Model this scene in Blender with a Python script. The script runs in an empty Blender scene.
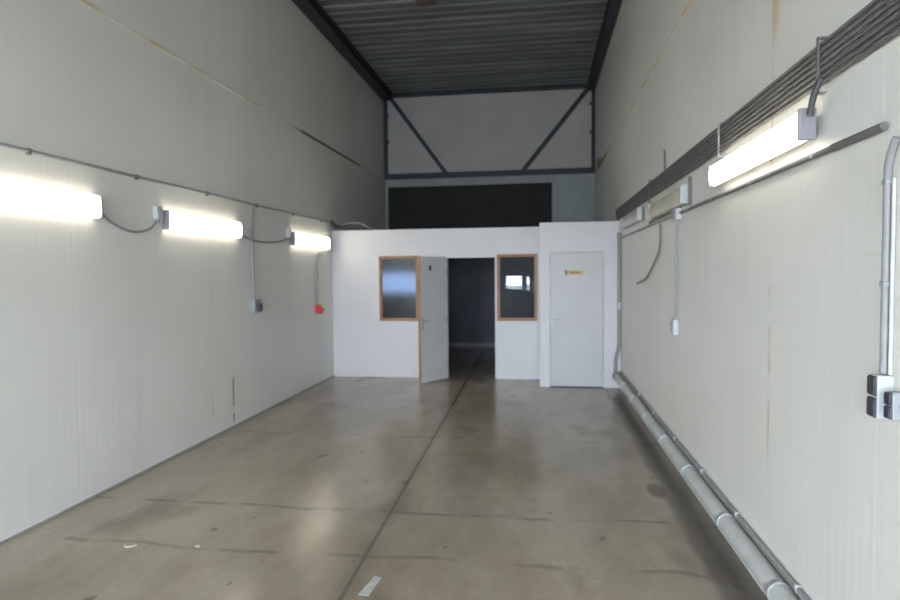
import bpy, bmesh, math, random
from mathutils import Vector, Matrix
random.seed(7)
S = bpy.context.scene
COL = S.collection
PI = math.pi

# ------------------------------------------------------------------ camera
cam_d = bpy.data.cameras.new('camera')
cam = bpy.data.objects.new('camera', cam_d)
COL.objects.link(cam)
S.camera = cam
F_PX, YAW, PITCH, ROLL, EYE = 614.1, .145, .0435, .0093, 1.75
cam_d.sensor_fit = 'HORIZONTAL'
cam_d.sensor_width = 36.0
cam_d.lens = 36.0 * F_PX / 900.0
cam_d.clip_start = .05
fw = Vector((-math.sin(YAW) * math.cos(PITCH), math.cos(YAW) * math.cos(PITCH), -math.sin(PITCH)))
r0 = fw.cross(Vector((0, 0, 1))).normalized()
u0 = r0.cross(fw)
rt = r0 * math.cos(ROLL) - u0 * math.sin(ROLL)
up = u0 * math.cos(ROLL) + r0 * math.sin(ROLL)
cam.matrix_world = Matrix(((rt.x, up.x, -fw.x, 0), (rt.y, up.y, -fw.y, 0), (rt.z, up.z, -fw.z, EYE), (0, 0, 0, 1)))
# the photograph is slightly out of focus everywhere
cam_d.dof.use_dof = True
cam_d.dof.focus_distance = 1.8
cam_d.dof.aperture_fstop = 3.7

# ------------------------------------------------------------------ daylight and exposure
world = bpy.data.worlds.new('world')
S.world = world
world.use_nodes = True
bg = world.node_tree.nodes['Background']
bg.inputs[0].default_value = (.77, .88, 1.0, 1)
bg.inputs[1].default_value = 18.0
S.view_settings.view_transform = 'Standard'
S.view_settings.look = 'None'
S.view_settings.gamma = 1.0
S.view_settings.use_curve_mapping = False
S.view_settings.exposure = 1.12
LAMP = 5.2          # radiance of the lit lamp covers

L, R = -3.5, 1.2    # side walls
ZT = 2.49           # top of the white partition
LI = -4.4           # the enclosed room reaches further left than the hall
YP, YB = 10.1, 13.88
YI = 14.4           # back of the enclosed room
YR = -4.5           # wall behind the camera
ZC = 5.83
Y_SKY0, Y_SKY1 = 2.75, 3.15    # glazed band high in the wall behind

# openings to the daylight in the wall behind the camera: (x0, x1, z0, z1)
OPENINGS = [(L + .3, R - .3, Y_SKY0, Y_SKY1), (L + .12, -1.75, 0.0, 2.7), (.0, R - .1, 0.0, 2.7)]
for x0, x1, z0, z1 in OPENINGS:
    pd = bpy.data.lights.new('daylight_portal', 'AREA')
    pd.shape = 'RECTANGLE'
    pd.size = x1 - x0
    pd.size_y = z1 - z0
    pd.cycles.is_portal = True
    po = bpy.data.objects.new('daylight_portal', pd)
    COL.objects.link(po)
    po.location = ((x0 + x1) / 2, YR - .02, (z0 + z1) / 2)
    po.rotation_euler = (PI / 2, 0, 0)

# ------------------------------------------------------------------ materials
class NT:
    def __init__(s, name):
        s.m = bpy.data.materials.new(name)
        s.m.use_nodes = True
        s.t = s.m.node_tree
        s.b = s.t.nodes['Principled BSDF']
        s.out = s.t.nodes['Material Output']
    def n(s, k, **kw):
        x = s.t.nodes.new(k)
        for a, v in kw.items():
            setattr(x, a, v)
        return x
    def put(s, sock, v):
        if isinstance(v, (int, float)):
            sock.default_value = v
        elif isinstance(v, tuple):
            sock.default_value = v if len(v) == 4 or sock.type == 'VECTOR' else (*v, 1)
        else:
            s.t.links.new(v, sock)
    def M(s, op, a, b=0.0, c=None):
        x = s.n('ShaderNodeMath', operation=op)
        s.put(x.inputs[0], a); s.put(x.inputs[1], b)
        if c is not None: s.put(x.inputs[2], c)
        return x.outputs[0]
    def pos(s):
        g = s.n('ShaderNodeNewGeometry')
        x = s.n('ShaderNodeSeparateXYZ')
        s.t.links.new(g.outputs['Position'], x.inputs[0])
        return g.outputs['Position'], x.outputs[0], x.outputs[1], x.outputs[2]
    def noise(s, vec, scale=(1, 1, 1), sc=1.0, detail=3.0, rough=.5):
        mp = s.n('ShaderNodeMapping')
        s.t.links.new(vec, mp.inputs[0])
        mp.inputs['Scale'].default_value = scale
        x = s.n('ShaderNodeTexNoise')
        s.t.links.new(mp.outputs[0], x.inputs['Vector'])
        x.inputs['Scale'].default_value = sc
        x.inputs['Detail'].default_value = detail
        x.inputs['Roughness'].default_value = rough
        return x.outputs['Fac']
    def ramp(s, v, lo, hi, a=0.0, b=1.0):
        x = s.n('ShaderNodeMapRange', interpolation_type='SMOOTHSTEP')
        s.put(x.inputs[0], v)
        for i, q in enumerate((lo, hi, a, b)):
            x.inputs[i + 1].default_value = q
        return x.outputs[0]
    def mix(s, f, a, b):
        x = s.n('ShaderNodeMix', data_type='RGBA')
        s.put(x.inputs[0], f); s.put(x.inputs[6], a); s.put(x.inputs[7], b)
        return x.outputs[2]
    def near(s, v, c, w, soft=.5):      # 1 where |v-c| < w
        d = s.M('ABSOLUTE', s.M('SUBTRACT', v, c))
        return s.ramp(d, w * (1 - soft), w * (1 + soft), 1.0, 0.0)
    def col(s, v): s.put(s.b.inputs['Base Color'], v)
    def rough(s, v): s.put(s.b.inputs['Roughness'], v)
    def bump(s, h, strength=.3, dist=.01):
        x = s.n('ShaderNodeBump')
        x.inputs['Strength'].default_value = strength
        x.inputs['Distance'].default_value = dist
        s.t.links.new(h, x.inputs['Height'])
        s.t.links.new(x.outputs[0], s.b.inputs['Normal'])

def simple(name, c, rough=.5, metal=0.0, vary=.06, nsc=14.0):
    k = NT(name)
    p, x, y, z = k.pos()
    n = k.noise(p, sc=nsc, detail=4)
    lo = tuple(v * (1 - vary) for v in c)
    hi = tuple(min(1, v * (1 + vary)) for v in c)
    k.col(k.mix(k.ramp(n, .3, .7), lo, hi))
    k.rough(rough)
    k.b.inputs['Metallic'].default_value = metal
    return k.m

def wall_material(name, side):
    k = NT(name)
    p, x, y, z = k.pos()
    base = (.81, .795, .755)
    n1 = k.noise(p, (1, .5, .5), 1.1, 4)
    c = k.mix(k.ramp(n1, .3, .7), tuple(v * .95 for v in base), tuple(v * 1.03 for v in base))
    # vertical streaky grime
    n2 = k.noise(p, (1, 7, .35), 1.0, 3)
    c = k.mix(k.ramp(n2, .5, .8, 0, .10), c, (.45, .44, .38))
    y0 = 4.2 if side == 'left' else 3.44
    fr = k.M('FRACT', k.M('ADD', k.M('DIVIDE', k.M('SUBTRACT', y, y0), 1.06), 20.5))
    joint = k.near(fr, .5, .008)
    c = k.mix(k.M('MULTIPLY', joint, .4), c, (.80, .80, .76))
    # faint horizontal scrapes
    n3 = k.noise(p, (1, .8, 22), 1.3, 2)
    c = k.mix(k.ramp(n3, .66, .78, 0, .07), c, (.40, .40, .36))
    if side == 'left':
        wob = k.M('MULTIPLY', k.M('SUBTRACT', k.noise(p, sc=6.0), .5), .03)
        yy = k.M('ADD', y, wob)
        s1 = k.M('MULTIPLY', k.near(yy, 6.6, .018), k.near(z, .32, .25, .2))
        s2 = k.M('MULTIPLY', k.near(yy, 6.15, .008), k.near(z, .35, .17, .3))
        brk = k.ramp(k.noise(p, (1, 8, 14), 1.0), .36, .5)
        c = k.mix(k.M('MULTIPLY', k.M('MAXIMUM', s1, k.M('MULTIPLY', s2, .5)), k.M('MULTIPLY', brk, .85)), c, (.12, .115, .10))
    else:
        rust_n = k.ramp(k.noise(p, (1, 5, 1.8), 1.6, 4), .40, .62)
        r1 = k.M('MULTIPLY', k.near(y, 3.44, .014, .6), rust_n)
        r1 = k.M('MULTIPLY', r1, k.M('MAXIMUM', k.near(z, 1.7, 1.0, .4), k.near(z, 3.25, .3, .5)))
        c = k.mix(k.M('MULTIPLY', r1, .65), c, (.55, .36, .17))
        r2 = k.M('MULTIPLY', k.near(k.M('ADD', y, k.M('MULTIPLY', k.noise(p, sc=5.0), .12)), 3.47, .04, .8), k.near(z, 3.16, .2, .6))
        c = k.mix(k.M('MULTIPLY', r2, .55), c, (.60, .38, .16))
    k.col(c)
    k.rough(k.ramp(n1, .2, .8, .28, .42))
    k.b.inputs['Specular IOR Level'].default_value = .35
    rib = k.M('SINE', k.M('MULTIPLY', y, 2 * PI / .066))
    h = k.M('SUBTRACT', k.ramp(rib, -.3, .3), k.M('MULTIPLY', joint, 2.0))
    h = k.M('ADD', h, k.M('MULTIPLY', k.noise(p, (1, .7, .4), 2.0, 1), 3.0))
    k.bump(h, .09, .003)
    return k.m

def floor_material():
    k = NT('concrete')
    p, x, y, z = k.pos()
    n1 = k.noise(p, (1, .45, 1), .9, 5, .6)
    n2 = k.noise(p, (1, .6, 1), 2.6, 4, .6)
    n3 = k.noise(p, (1, 1, 1), 30, 3, .6)
    c = k.mix(k.ramp(n1, .33, .68), (.27, .220, .158), (.47, .40, .31))
    c = k.mix(k.ramp(n2, .35, .75, 0, .55), c, (.38, .335, .27))
    c = k.mix(k.ramp(n3, .4, .7, 0, .2), c, (.20, .175, .14))
    # dark worn patches
    n4 = k.noise(p, (1.0, .55, 1), 1.5, 3, .5)
    c = k.mix(k.ramp(n4, .54, .72, 0, .55), c, (.15, .115, .078))
    wob = k.M('MULTIPLY', k.M('SUBTRACT', k.noise(p, sc=1.6), .5), .05)
    seam = k.near(k.M('ADD', x, k.M('MULTIPLY', y, .017)), -1.015, .012)
    c = k.mix(k.M('MULTIPLY', seam, .6), c, (.055, .05, .045))
    halo = k.near(k.M('ADD', k.M('ADD', x, k.M('MULTIPLY', y, .017)), wob), -1.015, .055, .9)
    c = k.mix(k.M('MULTIPLY', halo, .25), c, (.10, .09, .075))
    # cracks running across
    yc = k.M('ADD', y, k.M('MULTIPLY', k.M('SUBTRACT', k.noise(p, sc=.9), .5), .30))
    for cy, amt in ((4.35, .35), (3.62, .30), (6.4, .22), (8.2, .15)):
        brk = k.ramp(k.noise(p, (2, .3, 1), 1.0 + cy * .1), .40, .55)
        c = k.mix(k.M('MULTIPLY', k.M('MULTIPLY', k.near(yc, cy, .022, .7), brk), amt * 1.2), c, (.075, .065, .05))
    # shade beside the floor pipe painted in as a dark strip, brown spot in it
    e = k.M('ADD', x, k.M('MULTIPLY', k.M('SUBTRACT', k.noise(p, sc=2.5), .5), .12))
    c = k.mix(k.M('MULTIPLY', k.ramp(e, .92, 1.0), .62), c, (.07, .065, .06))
    d1 = k.M('ADD', k.M('POWER', k.M('SUBTRACT', x, .92), 2.0), k.M('POWER', k.M('MULTIPLY', k.M('SUBTRACT', y, 5.02), .4), 2.0))
    c = k.mix(k.ramp(d1, .001, .008, .75, 0), c, (.07, .045, .03))
    # small dark scuffs
    n5 = k.noise(p, (1.2, .7, 1), 5.0, 2, .4)
    c = k.mix(k.ramp(n5, .70, .76, 0, .55), c, (.08, .07, .055))
    k.col(c)
    k.rough(k.ramp(n1, .3, .7, .25, .19))
    k.b.inputs['Specular IOR Level'].default_value = .5
    k.bump(k.M('SUBTRACT', k.noise(p, sc=2.2, detail=2), seam), .05, .006)
    return k.m

def deck_material():
    k = NT('galvanised_deck')
    p, x, y, z = k.pos()
    n1 = k.noise(p, (.25, 2.2, 1), 1.6, 4, .6)
    n2 = k.noise(p, (1.2, 3, 1), 4.0, 3)
    c = k.mix(k.ramp(n1, .35, .68), (.135, .15, .152), (.245, .265, .265))
    c = k.mix(k.ramp(n2, .45, .75, 0, .4), c, (.15, .16, .16))
    k.col(c); k.rough(.5); k.b.inputs['Metallic'].default_value = .2
    return k.m

def seam_trim_material(y0, y1):
    k = NT('foam_joint')
    p, x, y, z = k.pos()
    c = k.mix(k.ramp(k.noise(p, (1, 1.4, 6), 1.4, 3), .50, .70), (.78, .77, .70), (.66, .55, .34))
    mid = (y0 + y1) / 2
    dark = k.near(y, mid, (y1 - y0) / 2, .06)
    c = k.mix(dark, c, (.16, .12, .09))
    ends = k.M('MAXIMUM', k.near(y, y0, .22, .6), k.near(y, y1, .35, .6))
    c = k.mix(k.M('MULTIPLY', ends, k.ramp(k.noise(p, sc=7.0), .4, .6, .3, 1)), c, (.34, .17, .04))
    k.col(c); k.rough(.8)
    return k.m

def emit_material(name, c, s):
    k = NT(name)
    e = k.n('ShaderNodeEmission')
    e.inputs[0].default_value = (*c, 1); e.inputs[1].default_value = s
    k.t.links.new(e.outputs[0], k.out.inputs[0])
    return k.m

def glass_material(hazy=False):
    k = NT('hazy_glass' if hazy else 'window_glass')
    if hazy:
        tr = k.n('ShaderNodeBsdfRefraction'); tr.inputs[0].default_value = (.75, .78, .82, 1)
        tr.inputs['Roughness'].default_value = .26; tr.inputs['IOR'].default_value = 1.3
    else:
        tr = k.n('ShaderNodeBsdfTransparent'); tr.inputs[0].default_value = (.72, .78, .84, 1)
    gl = k.n('ShaderNodeBsdfGlossy'); gl.inputs['Roughness'].default_value = .0
    fr = k.n('ShaderNodeFresnel'); fr.inputs[0].default_value = 1.42
    mx = k.n('ShaderNodeMixShader')
    k.t.links.new(fr.outputs[0], mx.inputs[0]); k.t.links.new(tr.outputs[0], mx.inputs[1]); k.t.links.new(gl.outputs[0], mx.inputs[2])
    k.t.links.new(mx.outputs[0], k.out.inputs[0])
    return k.m

MAT = {
 'wall_l': wall_material('panel_left', 'left'), 'wall_r': wall_material('panel_right', 'right'),
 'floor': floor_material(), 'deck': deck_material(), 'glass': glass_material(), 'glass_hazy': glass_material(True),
 'part': simple('white_board', (.66, .645, .665), .45, vary=.02, nsc=2),
 'leaf': simple('grey_white_door', (.60, .585, .59), .45, vary=.03, nsc=3),
 'closet_door': simple('pale_grey_door', (.53, .525, .53), .4, vary=.02, nsc=3),
 'wood': simple('orange_wood', (.38, .19, .10), .5, vary=.18),
 'steel': simple('dark_blue_steel', (.030, .036, .048), .5, vary=.15, nsc=5),
 'endpanel': simple('grey_panel', (.50, .48, .49), .6, vary=.05, nsc=2),
 'greysheet': simple('zinc_sheet', (.30, .33, .33), .5, vary=.06, nsc=3),
 'black': simple('opening_darkness', (.008, .008, .008), .7, vary=.3, nsc=3),
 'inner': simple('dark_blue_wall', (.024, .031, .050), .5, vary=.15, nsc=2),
 'concrete_wall': simple('rear_wall', (.55, .55, .52), .6, vary=.06, nsc=2),
 'pipe': simple('grey_plastic_pipe', (.56, .57, .56), .4),
 'conduit': simple('grey_conduit', (.30, .295, .30), .45),
 'conduit_dark': simple('dark_conduit', (.17, .16, .165), .5), 'bundle': simple('bundle_conduit', (.15, .145, .145), .5),
 'cable': simple('grey_cable', (.20, .195, .185), .55),
 'black_cable': simple('dark_cable', (.06, .06, .06), .5),
 'white_plastic': simple('white_plastic', (.56, .58, .60), .35),
 'grey_plastic': simple('grey_plastic', (.33, .345, .37), .4),
 'dark_plastic': simple('dark_plastic', (.045, .045, .06), .4),
 'lavender': simple('lamp_end', (.30, .28, .32), .4),
 'red': simple('red_plastic', (.62, .035, .03), .35),
 'zinc': simple('zinc_metal', (.55, .56, .57), .35, .6),
 'cover_off': simple('unlit_cover', (.66, .64, .60), .3),
 'cover_aged': simple('aged_cover', (.62, .58, .47), .35, vary=.12, nsc=5),
 'brown_glass': simple('brown_cover', (.10, .075, .06), .4),
 'yellow': simple('yellow_sign', (.55, .45, .13), .5),
 'sign_ink': simple('sign_ink', (.35, .16, .12), .6),
 'paint': simple('white_floor_paint', (.52, .52, .50), .6, vary=.15, nsc=20),
 'paper': simple('pale_scrap', (.38, .345, .285), .8),
 'yard': simple('yard_paving', (.34, .33, .31), .9),
 'lamp_on': emit_material('lit_cover', (1.0, .93, .76), LAMP),
 'blue_pane': emit_material('daylit_frosted_pane', (.42, .62, 1.0), .50),
}

# ------------------------------------------------------------------ helpers
def box(bm, c, s, bev=0.0, rotz=0.0, piv=None):
    m = Matrix.Translation(Vector(c)) @ Matrix.Diagonal((s[0], s[1], s[2], 1))
    r = bmesh.ops.create_cube(bm, size=1, matrix=m)
    vs = r['verts']
    if bev:
        es = list({e for v in vs for e in v.link_edges})
        q = bmesh.ops.bevel(bm, geom=es, offset=bev, segments=2, profile=.5, affect='EDGES', clamp_overlap=True)
        vs = list({v for v in q['verts']} | {v for v in vs if v.is_valid})
    if rotz:
        bmesh.ops.rotate(bm, verts=vs, cent=Vector(piv or c), matrix=Matrix.Rotation(rotz, 3, 'Z'))
    return vs

def box2(bm, a, b, bev=0.0):
    return box(bm, [(a[i] + b[i]) / 2 for i in range(3)], [abs(b[i] - a[i]) for i in range(3)], bev)

def smooth_path(pts, n=8):
    P = [Vector(p) for p in pts]
    if len(P) < 3: return P
    out = []
    Q = [2 * P[0] - P[1]] + P + [2 * P[-1] - P[-2]]
    for i in range(1, len(Q) - 2):
        a, b, c, d = Q[i - 1:i + 3]
        for j in range(n):
            t = j / n
            out.append(.5 * ((2 * b) + (c - a) * t + (2 * a - 5 * b + 4 * c - d) * t * t + (3 * b - a - 3 * c + d) * t ** 3))
    out.append(P[-1])
    return out

def round_corners(pts, r, n=5):
    P = [Vector(p) for p in pts]
    out = [P[0]]
    for i in range(1, len(P) - 1):
        a, b, c = P[i - 1:i + 2]
        u, v = (a - b), (c - b)
        q = min(r, u.length * .45, v.length * .45)
        s, e = b + u.normalized() * q, b + v.normalized() * q
        for j in range(n + 1):
            t = j / n
            out.append(s * (1 - t) ** 2 + b * 2 * t * (1 - t) + e * t * t)
    out.append(P[-1])
    return out

def tube(bm, pts, r, seg=10):
    P = [Vector(p) for p in pts]
    e0 = min(.15 * r, .2 * (P[1] - P[0]).length); e1 = min(.15 * r, .2 * (P[-1] - P[-2]).length)
    a, z = (P[1] - P[0]).normalized(), (P[-1] - P[-2]).normalized()
    P = [P[0], P[0] + a * e0, P[0] + a * e0 * 1.6] + P[1:-1] + [P[-1] - z * e1 * 1.6, P[-1] - z * e1, P[-1]]   # keep the end caps crisp
    Q = [P[0]]
    for q in P[1:]:                                     # long runs in short lengths
        k = max(1, math.ceil((q - Q[-1]).length / .3)); o = Q[-1]
        Q += [o.lerp(q, j / k) for j in range(1, k + 1)]
    P = Q
    t0 = (P[1] - P[0]).normalized()
    nrm = t0.orthogonal().normalized()
    rings = []
    for i, p in enumerate(P):
        t = (P[min(i + 1, len(P) - 1)] - P[max(i - 1, 0)]).normalized()
        nrm = (nrm - t * nrm.dot(t)).normalized()
        b = t.cross(nrm)
        rings.append([bm.verts.new(p + r * (math.cos(2 * PI * k / seg) * nrm + math.sin(2 * PI * k / seg) * b)) for k in range(seg)])
    for A, B in zip(rings, rings[1:]):
        for k in range(seg):
            f = bm.faces.new((A[k], A[(k + 1) % seg], B[(k + 1) % seg], B[k]))
            f.smooth = True
    bm.faces.new(rings[0][::-1]); bm.faces.new(rings[-1])

def prism(bm, prof, y0, y1):      # profile in (x, z) run along y
    A = [bm.verts.new((p[0], y0, p[1])) for p in prof]
    B = [bm.verts.new((p[0], y1, p[1])) for p in prof]
    n = len(prof)
    for i in range(n):
        bm.faces.new((A[i], A[(i + 1) % n], B[(i + 1) % n], B[i]))
    bm.faces.new(A[::-1]); bm.faces.new(B)

def obj(name, bm, mat, parent=None):
    bmesh.ops.recalc_face_normals(bm, faces=bm.faces)
    me = bpy.data.meshes.new(name)
    bm.to_mesh(me); bm.free()
    me.materials.append(MAT[mat] if isinstance(mat, str) else mat)
    o = bpy.data.objects.new(name, me)
    COL.objects.link(o)
    if parent:
        o.parent = parent
        o.matrix_parent_inverse = Matrix.Translation(parent.location).inverted() @ Matrix.Identity(4) if parent.type == 'EMPTY' else Matrix.Identity(4)
    return o

def empty(name, loc):
    o = bpy.data.objects.new(name, None)
    o.empty_display_size = .1
    o.location = loc
    COL.objects.link(o)
    return o

def tag(o, label, cat, group=None, kind=None):
    o['label'] = label; o['category'] = cat
    if group: o['group'] = group
    if kind: o['kind'] = kind
    return o

def struct(o, label=None, cat=None):
    o['kind'] = 'structure'
    if label: o['label'] = label
    if cat: o['category'] = cat
    return o

B = bmesh.new

# ------------------------------------------------------------------ setting: floor, walls, ceiling
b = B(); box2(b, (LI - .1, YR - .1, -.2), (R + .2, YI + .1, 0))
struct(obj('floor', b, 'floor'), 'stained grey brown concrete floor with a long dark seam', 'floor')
b = B(); box2(b, (-40, YR - 60, -.3), (40, YR - .1, -.02))
struct(obj('ground', b, 'yard'), 'paved yard outside behind the hall', 'ground')
b = B(); box2(b, (L - .2, YR - .1, 0), (L, YP + .1, ZC + .1)); box2(b, (L - .2, YP + .1, ZT), (L, YI + .1, ZC + .1))
struct(obj('wall_left', b, 'wall_l'), 'ribbed cream panel wall on the left with dark scuffs', 'wall')
b = B(); box2(b, (R, YR - .1, 0), (R + .2, YI + .1, ZC + .1))
struct(obj('wall_right', b, 'wall_r'), 'ribbed cream panel wall on the right with rusty joint', 'wall')

# corrugated roof deck: ribs across the hall
b = B()
prof = []
y = YR - .1
while y < YB + .1:
    prof += [(y, ZC + .022), (y + .06, ZC + .022), (y + .085, ZC), (y + .2, ZC), (y + .225, ZC + .022)]
    y += .25
A_ = [b.verts.new((L - .1, p[0], p[1])) for p in prof]
B_ = [b.verts.new((R + .1, p[0], p[1])) for p in prof]
C_ = [b.verts.new((R + .1, p[0], ZC + .1)) for p in prof]
D_ = [b.verts.new((L - .1, p[0], ZC + .1)) for p in prof]
for i in range(len(prof) - 1):
    b.faces.new((A_[i], A_[i + 1], B_[i + 1], B_[i]))
    b.faces.new((D_[i], C_[i], C_[i + 1], D_[i + 1]))
    b.faces.new((A_[i], D_[i], D_[i + 1], A_[i + 1])); b.faces.new((B_[i], B_[i + 1], C_[i + 1], C_[i]))
b.faces.new((A_[0], B_[0], C_[0], D_[0])); b.faces.new((A_[-1], D_[-1], C_[-1], B_[-1]))
struct(obj('ceiling', b, 'deck'), 'dark corrugated steel roof deck with pale streaks', 'ceiling')

# upper end wall: pale board above, zinc sheet around a black sheet painting an opening's darkness below
b = B(); box2(b, (L, YB, 3.95), (R, YB + .12, ZC + .05))
struct(obj('wall_back', b, 'endpanel'), 'grey upper end wall behind the diagonal braces', 'wall')
b = B()
box2(b, (L, YB, 3.74), (R, YB + .1, 3.95)); box2(b, (L, YB, ZT - .005), (L + .05, YB + .1, 3.74))
box2(b, (.28, YB, ZT - .005), (1.10, YB + .1, 3.74)); box2(b, (1.10, YB + .02, ZT - .005), (R, YB + .1, 3.74))
struct(obj('trim_1', b, 'greysheet'), 'grey zinc sheet bordering the black sheet of the dark opening high on the end wall', 'trim')
b = B(); box2(b, (L + .05, YB + .05, ZT - .005), (.28, YB + .1, 3.74))
for i in range(7):
    xx = L + .55 + i * .5
    box2(b, (xx - .012, YB + .038, 2.5), (xx + .012, YB + .05, 3.74))
struct(obj('trim_2', b, 'black'), 'black sheet standing in for a wide dark opening high on the end wall above the white partition', 'panel')

# wall behind the camera, glazed high up, two small lights lower down
b = B()
wx = [(-1.32, -.70, 1.10, 1.62), (-.50, -.40, 1.05, 1.58)]
DL, DR = OPENINGS[1], OPENINGS[2]
box2(b, (L, YR - .1, 0), (DL[0], YR, Y_SKY0)); box2(b, (DL[0], YR - .1, DL[3]), (DL[1], YR, Y_SKY0))
box2(b, (DL[1], YR - .1, 0), (wx[0][0], YR, Y_SKY0)); box2(b, (wx[0][1], YR - .1, 0), (wx[1][0], YR, Y_SKY0)); box2(b, (wx[1][1], YR - .1, 0), (DR[0], YR, Y_SKY0))
box2(b, (DR[0], YR - .1, DR[3]), (DR[1], YR, Y_SKY0)); box2(b, (DR[1], YR - .1, 0), (R, YR, Y_SKY0))
for x0, x1, z0, z1 in wx:
    box2(b, (x0, YR - .1, 0), (x1, YR, z0)); box2(b, (x0, YR - .1, z1), (x1, YR, Y_SKY0))
box2(b, (L, YR - .1, Y_SKY1), (R, YR, ZC + .05))
box2(b, (L, YR - .1, Y_SKY0), (L + .3, YR, Y_SKY1)); box2(b, (R - .3, YR - .1, Y_SKY0), (R, YR, Y_SKY1))
struct(obj('wall_front', b, 'concrete_wall'), 'plain wall behind the camera with glazing high up', 'wall')

# ------------------------------------------------------------------ white partition with room behind
DX0, DX1, DZ = -1.53, -.71, 2.02           # doorway
W1 = (-2.68, -2.01, .955, 2.05)
W2 = (-.69, -.04, .96, 2.055)
b = B()
y0, y1 = YP, YP + .1
box2(b, (L, y0, 0), (W1[0], y1, ZT))
box2(b, (W1[0], y0, 0), (W1[1], y1, W1[2])); box2(b, (W1[0], y0, W1[3]), (W1[1], y1, ZT))
box2(b, (W1[1], y0, 0), (DX0, y1, ZT)); box2(b, (DX0, y0, DZ), (DX1, y1, ZT))
box2(b, (DX1, y0, 0), (W2[0], y1, ZT))
box2(b, (W2[0], y0, 0), (W2[1], y1, W2[2])); box2(b, (W2[0], y0, W2[3]), (W2[1], y1, ZT))
box2(b, (W2[1], y0, 0), (R, y1, ZT))
struct(obj('wall_partition', b, 'part'), 'white partition wall with two windows and a doorway', 'wall')
b = B(); box2(b, (LI, YP + .1, ZT - .08), (R, YI, ZT - .005))
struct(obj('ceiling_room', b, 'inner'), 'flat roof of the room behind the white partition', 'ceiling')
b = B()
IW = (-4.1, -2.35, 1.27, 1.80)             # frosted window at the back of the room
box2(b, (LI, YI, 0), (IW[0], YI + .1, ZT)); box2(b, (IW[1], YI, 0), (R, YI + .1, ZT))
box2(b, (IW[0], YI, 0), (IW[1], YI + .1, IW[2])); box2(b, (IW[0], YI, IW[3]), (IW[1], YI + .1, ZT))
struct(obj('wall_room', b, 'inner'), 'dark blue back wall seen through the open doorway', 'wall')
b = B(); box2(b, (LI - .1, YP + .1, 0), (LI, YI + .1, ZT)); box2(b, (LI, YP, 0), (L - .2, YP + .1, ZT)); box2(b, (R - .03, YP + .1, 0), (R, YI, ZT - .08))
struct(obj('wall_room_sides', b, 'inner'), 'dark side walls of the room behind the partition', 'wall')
b = B(); box2(b, (IW[1], YI - .015, 0), (R - .03, YI, .10))
struct(obj('baseboard_back', b, 'conduit_dark'), 'grey baseboard at the foot of the dark blue wall', 'baseboard')
b = B(); box2(b, (IW[0], YI + .04, IW[2]), (IW[1], YI + .06, IW[3]))
w = struct(obj('window_3', b, 'blue_pane'), 'blue frosted window deep in the room behind the left pane', 'window')
b = B()
for xx in (IW[0] + .02, IW[1] - .02): box2(b, (xx - .02, YI, IW[2]), (xx + .02, YI + .04, IW[3]))
box2(b, (IW[0], YI, IW[2]), (IW[1], YI + .04, IW[2] + .03)); box2(b, (IW[0], YI, IW[3] - .03), (IW[1], YI + .04, IW[3]))
obj('window_frame', b, 'inner', w)

def framed_window(name, rect, label, pane='glass'):
    x0, x1, z0, z1 = rect
    e = empty(name, ((x0 + x1) / 2, YP, z0))
    struct(e, label, 'window')
    t = .036
    b = B()
    for q in (((x0, z0), (x0 + t, z1)), ((x1 - t, z0), (x1, z1)), ((x0 + t, z0), (x1 - t, z0 + t)), ((x0 + t, z1 - t), (x1 - t, z1))):
        box2(b, (q[0][0], YP - .025, q[0][1]), (q[1][0], YP + .08, q[1][1]), .004)
    obj('window_frame', b, 'wood', e)
    b = B(); box2(b, (x0 + t, YP + .03, z0 + t), (x1 - t, YP + .036, z1 - t))
    obj('pane', b, pane, e)
    b = B()
    for q in (((x0 + t, z0 + t), (x0 + t + .012, z1 - t)), ((x1 - t - .012, z0 + t), (x1 - t, z1 - t)), ((x0 + t + .012, z0 + t), (x1 - t - .012, z0 + t + .012)), ((x0 + t + .012, z1 - t - .012), (x1 - t - .012, z1 - t))):
        box2(b, (q[0][0], YP + .015, q[0][1]), (q[1][0], YP + .03, q[1][1]))
    obj('glazing_bead', b, 'wood', e)
    return e
framed_window('window_1', W1, 'wood framed window left of the open door in the partition', 'glass_hazy')
framed_window('window_2', W2, 'wood framed window between the doorway and the closet')

# doorway lining
b = B()
box2(b, (DX0, YP - .012, 0), (DX0 + .016, YP + .11, DZ)); box2(b, (DX1 - .016, YP - .012, 0), (DX1, YP + .11, DZ))
box2(b, (DX0, YP - .012, DZ - .016), (DX1, YP + .11, DZ))
struct(obj('trim_3', b, 'part'), 'white lining around the open doorway', 'door frame')

# open door leaf, swung out towards the hall
hinge = Vector((DX0 + .0, YP - .05, 0)); free = Vector((-1.875, 9.47, 0))
dv = free - hinge; wlen = dv.length; ang = math.atan2(dv.y, dv.x)
e = empty('door_1', hinge)
struct(e, 'grey white door leaf standing open in the partition', 'door')
def leafbox(nm, mat, x0, x1, ya, yb, z0, z1, bev=.003, par=e):
    b = B(); box2(b, (x0, ya, z0), (x1, yb, z1), bev)
    bmesh.ops.rotate(b, verts=b.verts, cent=(0, 0, 0), matrix=Matrix.Rotation(ang, 3, 'Z'))
    bmesh.ops.translate(b, verts=b.verts, vec=hinge)
    return obj(nm, b, mat, par)
leaf = leafbox('door_leaf', 'leaf', .0, wlen - .012, -.02, .02, .012, DZ)
leafbox('edge_strip', 'wood', wlen - .012, wlen, -.02, .02, .012, DZ, .001)['label'] = 'raw orange wood edge'
for zz in (.25, 1.0, 1.75):
    leafbox('hinge', 'zinc', -.012, .03, .02, .032, zz - .05, zz + .05, .002)
lock = leafbox('door_handle', 'grey_plastic', wlen - .075, wlen - .035, .02, .028, .86, 1.06, .003)
b = B(); tube(b, round_corners([(wlen - .055, .028, 1.0), (wlen - .055, .07, 1.0), (wlen - .17, .07, 1.0)], .02), .009)
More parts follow.
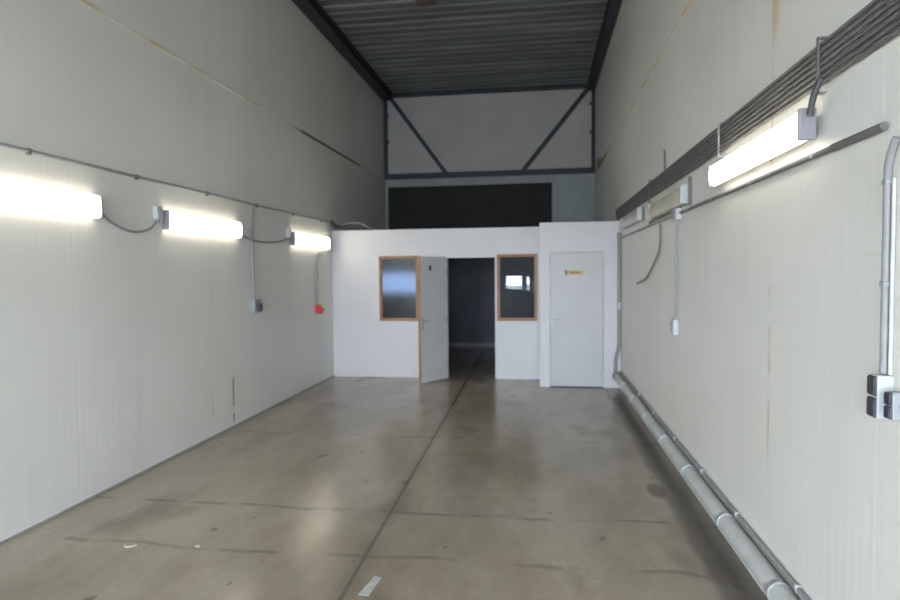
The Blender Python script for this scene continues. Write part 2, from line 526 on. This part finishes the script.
bmesh.ops.rotate(b, verts=b.verts, cent=(0, 0, 0), matrix=Matrix.Rotation(ang, 3, 'Z')); bmesh.ops.translate(b, verts=b.verts, vec=hinge)
obj('lever', b, 'grey_plastic', lock)
leafbox('coat_hook', 'dark_plastic', wlen * .62, wlen * .62 + .035, .02, .045, 1.80, 1.88, .006)

# closet box in the right corner
YX = 9.45
b = B()
CX0, CX1, CD0, CD1, CDZ = 0.0, R, .125, .98, 2.08
box2(b, (CX0, YX, 0), (CD0, YX + .06, ZT + .012)); box2(b, (CD1, YX, 0), (CX1, YX + .06, ZT + .012)); box2(b, (CD0, YX, CDZ), (CD1, YX + .06, ZT + .012))
box2(b, (CX0, YX + .06, 0), (CX0 + .05, YP, ZT + .012)); box2(b, (CX0 + .05, YX + .06, ZT - .04), (CX1, YP, ZT + .012))
struct(obj('wall_closet', b, 'part'), 'white boxed closet standing out from the partition in the right corner', 'closet')
b = B()
t = .03
box2(b, (CD0, YX - .012, 0), (CD0 + t, YX + .06, CDZ)); box2(b, (CD1 - t, YX - .012, 0), (CD1, YX + .06, CDZ)); box2(b, (CD0 + t, YX - .012, CDZ - t), (CD1 - t, YX + .06, CDZ))
struct(obj('trim_4', b, 'part'), 'white frame around the closed closet door', 'door frame')
e = empty('door_2', ((CD0 + CD1) / 2, YX + .02, 0))
struct(e, 'pale grey closed closet door with white handle and yellow sign', 'door')
b = B(); box2(b, (CD0 + t + .004, YX, .012), (CD1 - t - .004, YX + .04, CDZ - t - .004), .003)
obj('door_leaf', b, 'closet_door', e)
b = B(); box2(b, (.165, YX - .008, .90), (.205, YX, 1.10), .003)
h = obj('door_handle', b, 'white_plastic', e)
b = B(); tube(b, round_corners([(.185, YX - .006, 1.05), (.185, YX - .05, 1.05), (.30, YX - .05, 1.05)], .02), .010)
obj('lever', b, 'white_plastic', h)
b = B()
for zz in (.3, 1.1, 1.85): tube(b, [(CD1 - t + .004, YX - .018, zz - .04), (CD1 - t + .004, YX - .018, zz + .04)], .008)
obj('hinge', b, 'zinc', e)
e = empty('door_sign', (.52, YX - .002, 1.74))
tag(e, 'small yellow sign with dark square end on the closet door', 'sign')
b = B(); box2(b, (.41, YX - .005, 1.71), (.65, YX - .001, 1.775), .001); obj('sign_plate', b, 'yellow', e)
b = B(); box2(b, (.385, YX - .005, 1.705), (.41, YX - .001, 1.78)); obj('sign_end', b, 'dark_plastic', e)
b = B(); box2(b, (.45, YX - .0062, 1.728), (.60, YX - .005, 1.758)); obj('sign_text_line', b, 'sign_ink', e)

# ------------------------------------------------------------------ steel frame of the hall
def ibeam(bm, x, z, y0, y1, w=.16, hgt=.2):
    box2(bm, (x - w / 2, y0, z - .012), (x + w / 2, y1, z)); box2(bm, (x - w / 2, y0, z - hgt), (x + w / 2, y1, z - hgt + .012))
    box2(bm, (x - .006, y0, z - hgt + .012), (x + .006, y1, z - .012))
for x, lab in ((L + .12, 'dark blue steel beam along the top of the left wall'), (R - .09, 'dark blue steel beam along the top of the right wall')):
    b = B(); ibeam(b, x, ZC - .01, YR, YB - .16, .17 if x > 0 else .22, .16)
    struct(obj('steel_beam', b, 'steel'), lab, 'beam')
e = empty('steel_frame', ((L + R) / 2, YB - .08, 3.9))
struct(e, 'dark blue steel end frame with two diagonal braces high on the end wall', 'steel frame')
b = B(); box2(b, (L, YB - .15, 5.75), (R, YB - .01, 5.83)); obj('top_beam', b, 'steel', e)
b = B(); box2(b, (L, YB - .13, 3.91), (R, YB - .01, 4.02)); obj('bottom_beam', b, 'steel', e)
for x0 in (L, R - .07):
    b = B(); box2(b, (x0, YB - .13, 4.02), (x0 + .07, YB - .01, 5.75)); obj('post', b, 'steel', e)
for xa, xb in ((L + .15, -2.08), (R - .13, -.36)):
    b = B()
    a, c = Vector((xa, YB - .07, 5.75)), Vector((xb, YB - .07, 4.0))
    d = (c - a); ln = d.length; an = math.atan2(d.z, d.x)
    vs = box(b, (0, 0, 0), (ln, .06, .09))
    bmesh.ops.rotate(b, verts=b.verts, cent=(0, 0, 0), matrix=Matrix.Rotation(-an, 3, 'Y'))
    bmesh.ops.translate(b, verts=b.verts, vec=(a + c) / 2)
    obj('brace', b, 'steel', e)
for xx, zz in ((L + .085, 5.35), (L + .085, 4.75), (R - .085, 5.4), (R - .085, 4.8)):
    b = B(); box2(b, (xx - .03, YB - .1, zz - .025), (xx + .03, YB - .04, zz + .025), .004); obj('bracket', b, 'steel', e)

# foam joints along the side walls
for nm, x0, x1, ya, yb, lab in (('trim_5', L, L + .012, 8.77, 11.5, 'yellowed horizontal joint high on the left wall with a dark rusty stretch'),
                                ('trim_6', R - .012, R, 11.5, 13.2, 'yellowed horizontal joint high on the right wall, rusty at its far end')):
    b = B(); box2(b, (x0, YR, 3.862), (x1, YB - .14, 3.902), .004)
    struct(obj(nm, b, seam_trim_material(ya, yb)), lab, 'joint strip')
b = B(); box2(b, (R - .05, 12.35, 3.84), (R - .013, 12.75, 3.98), .015)
tag(obj('foam_lump', b, 'wood'), 'rusty orange lump on the upper right wall near the end wall', 'foam lump')
b = B(); box2(b, (L, YR, 0), (L + .008, YP, .018))
struct(obj('baseboard_left', b, 'conduit'), 'low dark grey strip at the foot of the left wall', 'baseboard')

# ------------------------------------------------------------------ lamps
def lamp(side, yc, zc, ln, hgt, lit, label, cover=None, group=None, off=0.0):
    """tube lamp on a side wall; its long axis runs along the wall"""
    sx = 1 if side == 'L' else -1
    wx_ = L if side == 'L' else R
    e = empty('tube_lamp', (wx_, yc, zc))
    tag(e, label, 'lamp', group)
    y0, y1 = yc - ln / 2, yc + ln / 2
    def P(a, z): return (wx_ + sx * (a + off), zc + z)
    h2 = hgt / 2
    b = B(); prism(b, [P(.004, -h2 * .8), P(.035, -h2 * .9), P(.035, h2 * .9), P(.004, h2 * .8)], y0 + .01, y1 - .01)
    obj('housing', b, 'grey_plastic', e)
    prof = [P(.035, -h2)]
    for k in range(9):
        a = -PI / 2 + PI * k / 8
        prof.append(P(.045 + .030 * math.cos(a) , h2 * math.sin(a) * 1.0 if abs(math.sin(a)) < .999 else h2 * math.sin(a)))
    prof.append(P(.035, h2))
    b = B(); prism(b, prof, y0 + .022, y1 - .022)
    obj('lamp_cover', b, 'lamp_on' if lit else (cover or 'cover_off'), e)
    for ya, yb in ((y0, y0 + .022), (y1 - .022, y1)):
        b = B(); box2(b, (*[P(.004, -h2 * 1.02)[0]], ya, zc - h2 * 1.02), (P(.078, 0)[0], yb, zc + h2 * 1.02), .008)
        obj('end_cap', b, 'lavender' if lit else 'white_plastic', e)
    for q in (.22, .78):
        yy = y0 + ln * q
        b = B(); box2(b, (wx_, yy - .02, zc - h2 * .6), (P(.006, 0)[0], yy + .02, zc + h2 * 1.2), .001)
        obj('mounting_strap', b, 'zinc', e)
    return e
G = 'tube lamps along the left wall'
lamp('L', 3.73, 2.30, 1.45, .175, True, 'lit tube lamp nearest the camera on the left wall, cut by the frame', group=G)
lamp('L', 6.05, 2.275, 1.45, .18, True, 'lit tube lamp in the middle of the three on the left wall', group=G)
lamp('L', 9.07, 2.26, 1.49, .19, True, 'lit tube lamp farthest down the left wall, near the partition', group=G)
G = 'tube lamps along the right wall'
lamp('R', 3.56, 2.373, 1.44, .135, True, 'only lit tube lamp on the right wall, under the conduits', group=G, off=.025)
lamp('R', 5.93, 2.37, 1.5, .15, False, 'unlit tube lamp with yellowed cover on the right wall beyond the lit one', 'cover_aged', group=G)
lamp('R', 8.17, 2.42, 1.5, .15, False, 'unlit tube lamp on the right wall closest to the closet', group=G)

# ------------------------------------------------------------------ left wall fittings
b = B(); tube(b, [(L + .014, YR + .2, 2.62), (L + .014, 9.9, 2.62)], .0125, 8)
c0 = tag(obj('conduit_pipe', b, 'conduit'), 'long grey conduit running above the lamps on the left wall', 'conduit')
b = B()
b.free()
for i in range(8):
    b = B(); box2(b, (L + .001, 1.5 + i * 1.15, 2.594), (L + .029, 1.53 + i * 1.15, 2.637), .004)
    obj('pipe_clip', b, 'conduit_dark', c0)

def cable(pts, r, mat, label, name='power_cable', cat='cable', sm=True):
    b = B(); tube(b, smooth_path(pts) if sm else pts, r, 8)
    return tag(obj(name, b, mat), label, cat)
cable([(L + .03, 4.475, 2.27), (L + .025, 4.62, 2.19), (L + .025, 4.87, 2.135), (L + .025, 5.10, 2.17), (L + .03, 5.20, 2.25)], .010, 'conduit', 'grey cable sagging between the first two left wall lamps')
cable([(L + .03, 6.795, 2.24), (L + .045, 6.95, 2.19), (L + .05, 7.12, 2.175), (L + .03, 7.4, 2.165), (L + .022, 7.85, 2.19), (L + .03, 8.17, 2.25)], .011, 'conduit', 'pale grey cable between the middle and far left wall lamps')
for yy, lab in ((5.24, 'small white junction block at the near end of the middle left lamp'), (8.23, 'small white junction block at the near end of the far left lamp')):
    b = B(); box2(b, (L, yy - .045, 2.27), (L + .05, yy + .045, 2.39), .008)
    j = tag(obj('junction_block', b, 'white_plastic'), lab, 'junction block')
    b = B(); tube(b, [(L + .025, yy, 2.27), (L + .025, yy, 2.235)], .014, 8); obj('cable_gland', b, 'grey_plastic', j)

def conduit(pts, r, mat, label, clips=(), nrm=(1, 0, 0), cr=.06):
    b = B(); tube(b, round_corners(pts, cr), r, 10)
    o = tag(obj('conduit_pipe', b, mat), label, 'conduit')
    for p in clips:
        b = B(); box(b, p, (.03, .03 if nrm[0] else .03, .02), .003)
        obj('pipe_clip', b, 'grey_plastic', o)
    return o
conduit([(L + .018, 7.12, 2.585), (L + .018, 7.12, 1.45)], .018, 'conduit', 'vertical grey conduit dropping to the grey socket on the left wall', [(L + .015, 7.12, z) for z in (2.3, 1.9, 1.55)])
conduit([(L + .03, 9.66, 2.15), (L + .018, 9.6, 2.12), (L + .018, 9.32, 2.08), (L + .018, 9.31, 1.27)], .016, 'conduit', 'thin grey conduit dropping to the red socket on the left wall', [(L + .015, 9.31, z) for z in (1.9, 1.5)])
e = empty('wall_socket', (L, 7.17, 1.38))
tag(e, 'grey wall socket with dark front below conduit on left wall', 'socket')
b = B(); box2(b, (L, 7.08, 1.285), (L + .055, 7.25, 1.45), .008); obj('socket_body', b, 'grey_plastic', e)
b = B(); box2(b, (L + .055, 7.13, 1.30), (L + .085, 7.235, 1.40), .01); obj('socket_cover', b, 'dark_plastic', e)
e = empty('red_socket', (L, 9.33, 1.19))
tag(e, 'red industrial socket on the left wall near the white partition', 'socket')
b = B(); box2(b, (L, 9.265, 1.13), (L + .06, 9.385, 1.27), .012); obj('socket_body', b, 'red', e)
b = B(); tube(b, [(L + .055, 9.325, 1.19), (L + .085, 9.325, 1.172)], .045, 16); s_ = obj('socket_barrel', b, 'red', e)
b = B(); tube(b, [(L + .085, 9.325, 1.172), (L + .097, 9.325, 1.165)], .050, 16); obj('socket_lid', b, 'red', s_)
# cables lying on top of the partition in the left corner
b = B()
tube(b, smooth_path([(L + .03, 9.98, 2.64), (L + .05, 10.14, 2.58), (L + .2, 10.17, 2.525), (L + .5, 10.22, 2.52), (L + .62, 10.4, 2.52)]), .03, 8)
tag(obj('cable_bundle', b, 'black_cable'), 'dark cable bundle lying on the partition top in the left corner', 'cable')
cable([(L + .05, 10.3, 2.51), (L + .2, 10.26, 2.62), (L + .45, 10.24, 2.62), (L + .62, 10.2, 2.54), (L + .66, 10.19, 2.503)], .014, 'conduit', 'thin grey cable loop on the partition top in left corner')

# ------------------------------------------------------------------ right wall fittings
names = ['topmost', 'second from the top', 'third from the top', 'middle', 'third from the bottom', 'second from the bottom', 'lowest']
for i in range(7):
    zz = 2.702 - i * .027
    b = B(); tube(b, [(R - .016, YR + .2, zz), (R - .016, 9.95 - .03 * i, zz)], .0086, 12)
    tag(obj('conduit_pipe', b, 'bundle'), f'{names[i]} grey conduit in the bundle of seven along the right wall', 'conduit', 'bundle of grey conduits along the right wall')
for i, (yy, lab) in enumerate(((4.30, ''), (2.84, ''), (6.9, ''))):
    b = B()
    box2(b, (R - .034, yy - .012, 2.50), (R - .029, yy + .012, 2.73), .001)
    box2(b, (R - .034, yy - .012, 2.725), (R, yy + .012, 2.732)); box2(b, (R - .034, yy - .012, 2.495), (R, yy + .012, 2.502))
    tag(obj('pipe_strap', b, 'white_plastic' if i == 0 else 'conduit_dark'),
        ('white clip holding the conduit bundle above the lit right lamp', 'dark strap on the conduit bundle at the near end of the lit right lamp', 'dark strap on the conduit bundle above the unlit right lamps')[i], 'strap', 'straps on the conduit bundle')
# hanger from bundle to the lit lamp
b = B(); tube(b, smooth_path([(R - .045, 2.78, 2.54), (R - .065, 2.795, 2.47), (R - .07, 2.812, 2.40)]), .014, 8)
tag(obj('power_cable', b, 'black_cable'), 'short dark lead from conduits to the lit right lamp', 'cable')
b = B()
box2(b, (R - .03, 5.13, 2.28), (R, 5.145, 2.50), .004)
tag(obj('hanger_bracket', b, 'conduit_dark'), 'dark hanger at the near end of the yellowed unlit lamp', 'bracket', 'hangers of the unlit lamps')
b = B(); box2(b, (R - .03, 7.35, 2.34), (R, 7.365, 2.50), .004)
tag(obj('hanger_bracket', b, 'conduit_dark'), 'dark hanger between the two unlit right wall lamps', 'bracket', 'hangers of the unlit lamps')

conduit([(R - .016, 2.725, 2.246), (R - .016, 5.468, 2.246)], .012, 'conduit_dark', 'horizontal conduit under the lit lamp on the right wall', [(R - .015, y_, 2.246) for y_ in (2.9, 3.7, 4.5, 5.2)])
b = B(); tube(b, [(R - .017, 2.345, 2.246), (R - .017, 2.722, 2.246)], .015, 10)
tag(obj('conduit_sleeve', b, 'bundle'), 'thick dark sleeve ending the horizontal conduit, above the near sockets', 'conduit')
conduit([(R - .012, 5.66, 2.246), (R - .012, 9.3, 2.246), (R - .012, 9.36, 2.246)], .012, 'conduit', 'horizontal conduit under the unlit lamps on the right wall', [(R - .012, y_, 2.246) for y_ in (6.2, 7.2, 8.2, 9.0)])
b = B(); tube(b, round_corners([(R - .012, 6.95, 2.262), (R - .012, 6.95, 2.283), (R - .012, 5.67, 2.283)], .03), .008, 8)
tag(obj('conduit_pipe', b, 'conduit_dark'), 'second short conduit just below the yellowed unlit lamp', 'conduit')
b = B(); box2(b, (R - .05, 5.47, 2.19), (R, 5.66, 2.29), .008)
j = tag(obj('junction_box', b, 'white_plastic'), 'white junction box joining the horizontal conduits on the right wall', 'junction box')
b = B(); box2(b, (R - .056, 5.485, 2.2), (R - .05, 5.645, 2.28), .003); obj('box_lid', b, 'grey_plastic', j)
conduit([(R - .012, 5.62, 2.19), (R - .012, 5.62, 1.32)], .012, 'conduit', 'thin vertical conduit from junction box down to light switch', [(R - .012, 5.62, z) for z in (2.0, 1.7, 1.42)])
e = empty('light_switch', (R, 5.63, 1.26)); tag(e, 'white light switch at the foot of a thin conduit, right wall', 'switch')
b = B(); box2(b, (R - .045, 5.57, 1.19), (R, 5.69, 1.325), .008); obj('switch_body', b, 'white_plastic', e)
b = B(); box2(b, (R - .053, 5.595, 1.215), (R - .045, 5.665, 1.30), .004); obj('rocker', b, 'grey_plastic', e)
cable([(R - .012, 6.36, 2.222), (R - .012, 6.36, 2.05), (R - .015, 6.45, 1.93), (R - .02, 6.85, 1.76), (R - .03, 7.10, 1.67), (R - .05, 7.55, 1.61)], .010, 'cable', 'loose grey cable hanging with bent end on the right wall')
cable([(R - .012, 6.16, 2.715), (R - .012, 6.15, 2.8), (R - .013, 6.17, 2.91)], .009, 'cable', 'short cable sticking up above the conduit bundle')

# near double sockets with their feed conduits
conduit([(R - .016, 2.318, 1.387), (R - .016, 2.318, 2.12), (R - .016, 2.27, 2.19)], .013, 'conduit', 'thick grey conduit rising from the near sockets on right wall', [(R - .015, 2.318, z) for z in (2.05, 1.7)], cr=.08)
b = B(); tube(b, [(R - .008, 2.294, 1.387), (R - .008, 2.294, 2.06)], .007, 8)
tag(obj('power_cable', b, 'pipe'), 'thin pale cable beside the conduit above the near sockets', 'cable')
def sockets(y0, y1, z0, z1, body, label, dp=.054):
    e = empty('double_socket', (R, (y0 + y1) / 2, z0)); tag(e, label, 'socket', 'double sockets on the right wall')
    b = B(); box2(b, (R - dp, y0, z0), (R, y1, z1), .006); obj('socket_body', b, body, e)
    hh = (z1 - z0) / 2; hw = (y1 - y0) * .46
    for k in range(2):
        zc = z0 + hh * (k + .5); yc = (y0 + y1) / 2
        b = B(); box2(b, (R - dp - .006, yc - hw, zc - hh * .46), (R - dp, yc + hw, zc + hh * .46), .005)
        q = obj('socket_outlet', b, 'dark_plastic', e)
        b = B(); box2(b, (R - dp - .010, yc - hw * .9, zc - hh * .40), (R - dp - .006, yc + hw * .9, zc + hh * .40), .003)
        obj('outlet_flap', b, 'dark_plastic', q)
    b = B(); box2(b, (R - .035, y0 - .004, (z0 + z1) / 2 - .006), (R - .02, y0, (z0 + z1) / 2 + .006)); obj('latch', b, 'grey_plastic', e)
sockets(2.28, 2.335, 1.235, 1.385, 'white_plastic', 'white double socket with dark outlets at the foot of the near conduit')
sockets(2.187, 2.225, 1.252, 1.345, 'grey_plastic', 'grey double socket beside the white one, cut by the right frame edge')

# corner pipe down the closet edge
b = B()
tube(b, round_corners([(R - .028, 9.40, 2.23), (R - .028, 9.40, .62), (R - .075, 9.395, .47), (R - .075, 9.395, .33), (R - .09, 9.36, .24)], .08), .026, 12)
o = tag(obj('drain_pipe', b, 'conduit'), 'vertical grey pipe in the corner between closet and right wall', 'pipe')
b = B(); box2(b, (R - .058, 9.365, 1.19), (R, 9.435, 1.29), .008); obj('pipe_coupling', b, 'white_plastic', o)
b = B(); tube(b, [(R - .028, 9.40, 2.23), (R - .028, 9.40, 2.33)], .034, 12); obj('pipe_socket', b, 'conduit', o)

# floor pipe along the right wall with its clamps
PX, PZ, PR = R - .060, .192, .053
b = B()
tube(b, [(PX, YR + .3, PZ), (PX, 9.30, PZ)], PR, 18)
o = tag(obj('floor_pipe', b, 'pipe'), 'thick grey pipe running low along the right wall', 'pipe')
for yy in (2.4, 3.10, 3.95, 4.92, 5.80, 6.72, 7.65, 8.5):
    b = B(); tube(b, [(PX, yy - .016, PZ), (PX, yy + .016, PZ)], PR + .006, 18)
    obj('pipe_clamp', b, 'zinc', o)['label'] = 'shiny metal clamp'
b = B(); tube(b, [(PX, 9.30, PZ), (PX, 9.38, PZ)], PR + .014, 18); obj('end_cap', b, 'conduit_dark', o)
b = B(); tube(b, [(R - .0135, YR + .3, .268), (R - .0135, 9.33, .268)], .012, 10)
o = tag(obj('thin_pipe', b, 'conduit'), 'thin dark grey pipe on the wall just above the thick floor pipe', 'pipe')
for yy in (3.0, 3.88, 4.70, 5.6, 6.6, 7.6):
    b = B(); box2(b, (R - .029, yy - .010, .252), (R - .001, yy + .010, .286), .003); obj('pipe_clip', b, 'zinc', o)

# ------------------------------------------------------------------ ceiling fitting and bits on the floor
e = empty('ceiling_lamp', (-1.63, 9.25, ZC)); tag(e, 'small brownish lamp fixed under the roof deck', 'lamp')
b = B(); box2(b, (-1.80, 8.95, ZC - .10), (-1.46, 9.19, ZC), .015); obj('lamp_housing', b, 'conduit_dark', e)
b = B(); box2(b, (-1.77, 8.92, ZC - .13), (-1.49, 9.13, ZC - .10), .012); obj('lamp_glass', b, 'brown_glass', e)
b = B()
v = [b.verts.new(p) for p in ((-.985, 3.17, .001), (-.925, 3.17, .001), (-.905, 3.37, .001), (-.95, 3.38, .001))]
f_ = b.faces.new(v); r_ = bmesh.ops.extrude_face_region(b, geom=[f_]); bmesh.ops.translate(b, verts=[q for q in r_['geom'] if isinstance(q, bmesh.types.BMVert)], vec=(0, 0, .002))
tag(obj('floor_mark', b, 'paint'), 'short white painted stripe on the floor beside the seam', 'floor mark')
for (x, y, s, lab) in ((-2.64, 3.58, .055, 'larger pale scrap lying on the floor toward the left wall'), (-2.19, 3.62, .028, 'tiny pale scrap on the floor, right of the larger scrap')):
    b = B()
    ring = [(x + s * (.8 + .4 * random.random()) * math.cos(a), y + .7 * s * (.8 + .4 * random.random()) * math.sin(a)) for a in [k * PI / 4 for k in range(8)]]
    lo = [b.verts.new((p[0], p[1], .001)) for p in ring]; hi = [b.verts.new((x + (p[0] - x) * .8, y + (p[1] - y) * .8, .008 + .004 * random.random())) for p in ring]
    for k in range(8): b.faces.new((lo[k], lo[(k + 1) % 8], hi[(k + 1) % 8], hi[k]))
    b.faces.new(hi); b.faces.new(lo[::-1])
    tag(obj('paper_scrap', b, 'paper'), lab, 'scrap', 'scraps on the floor')
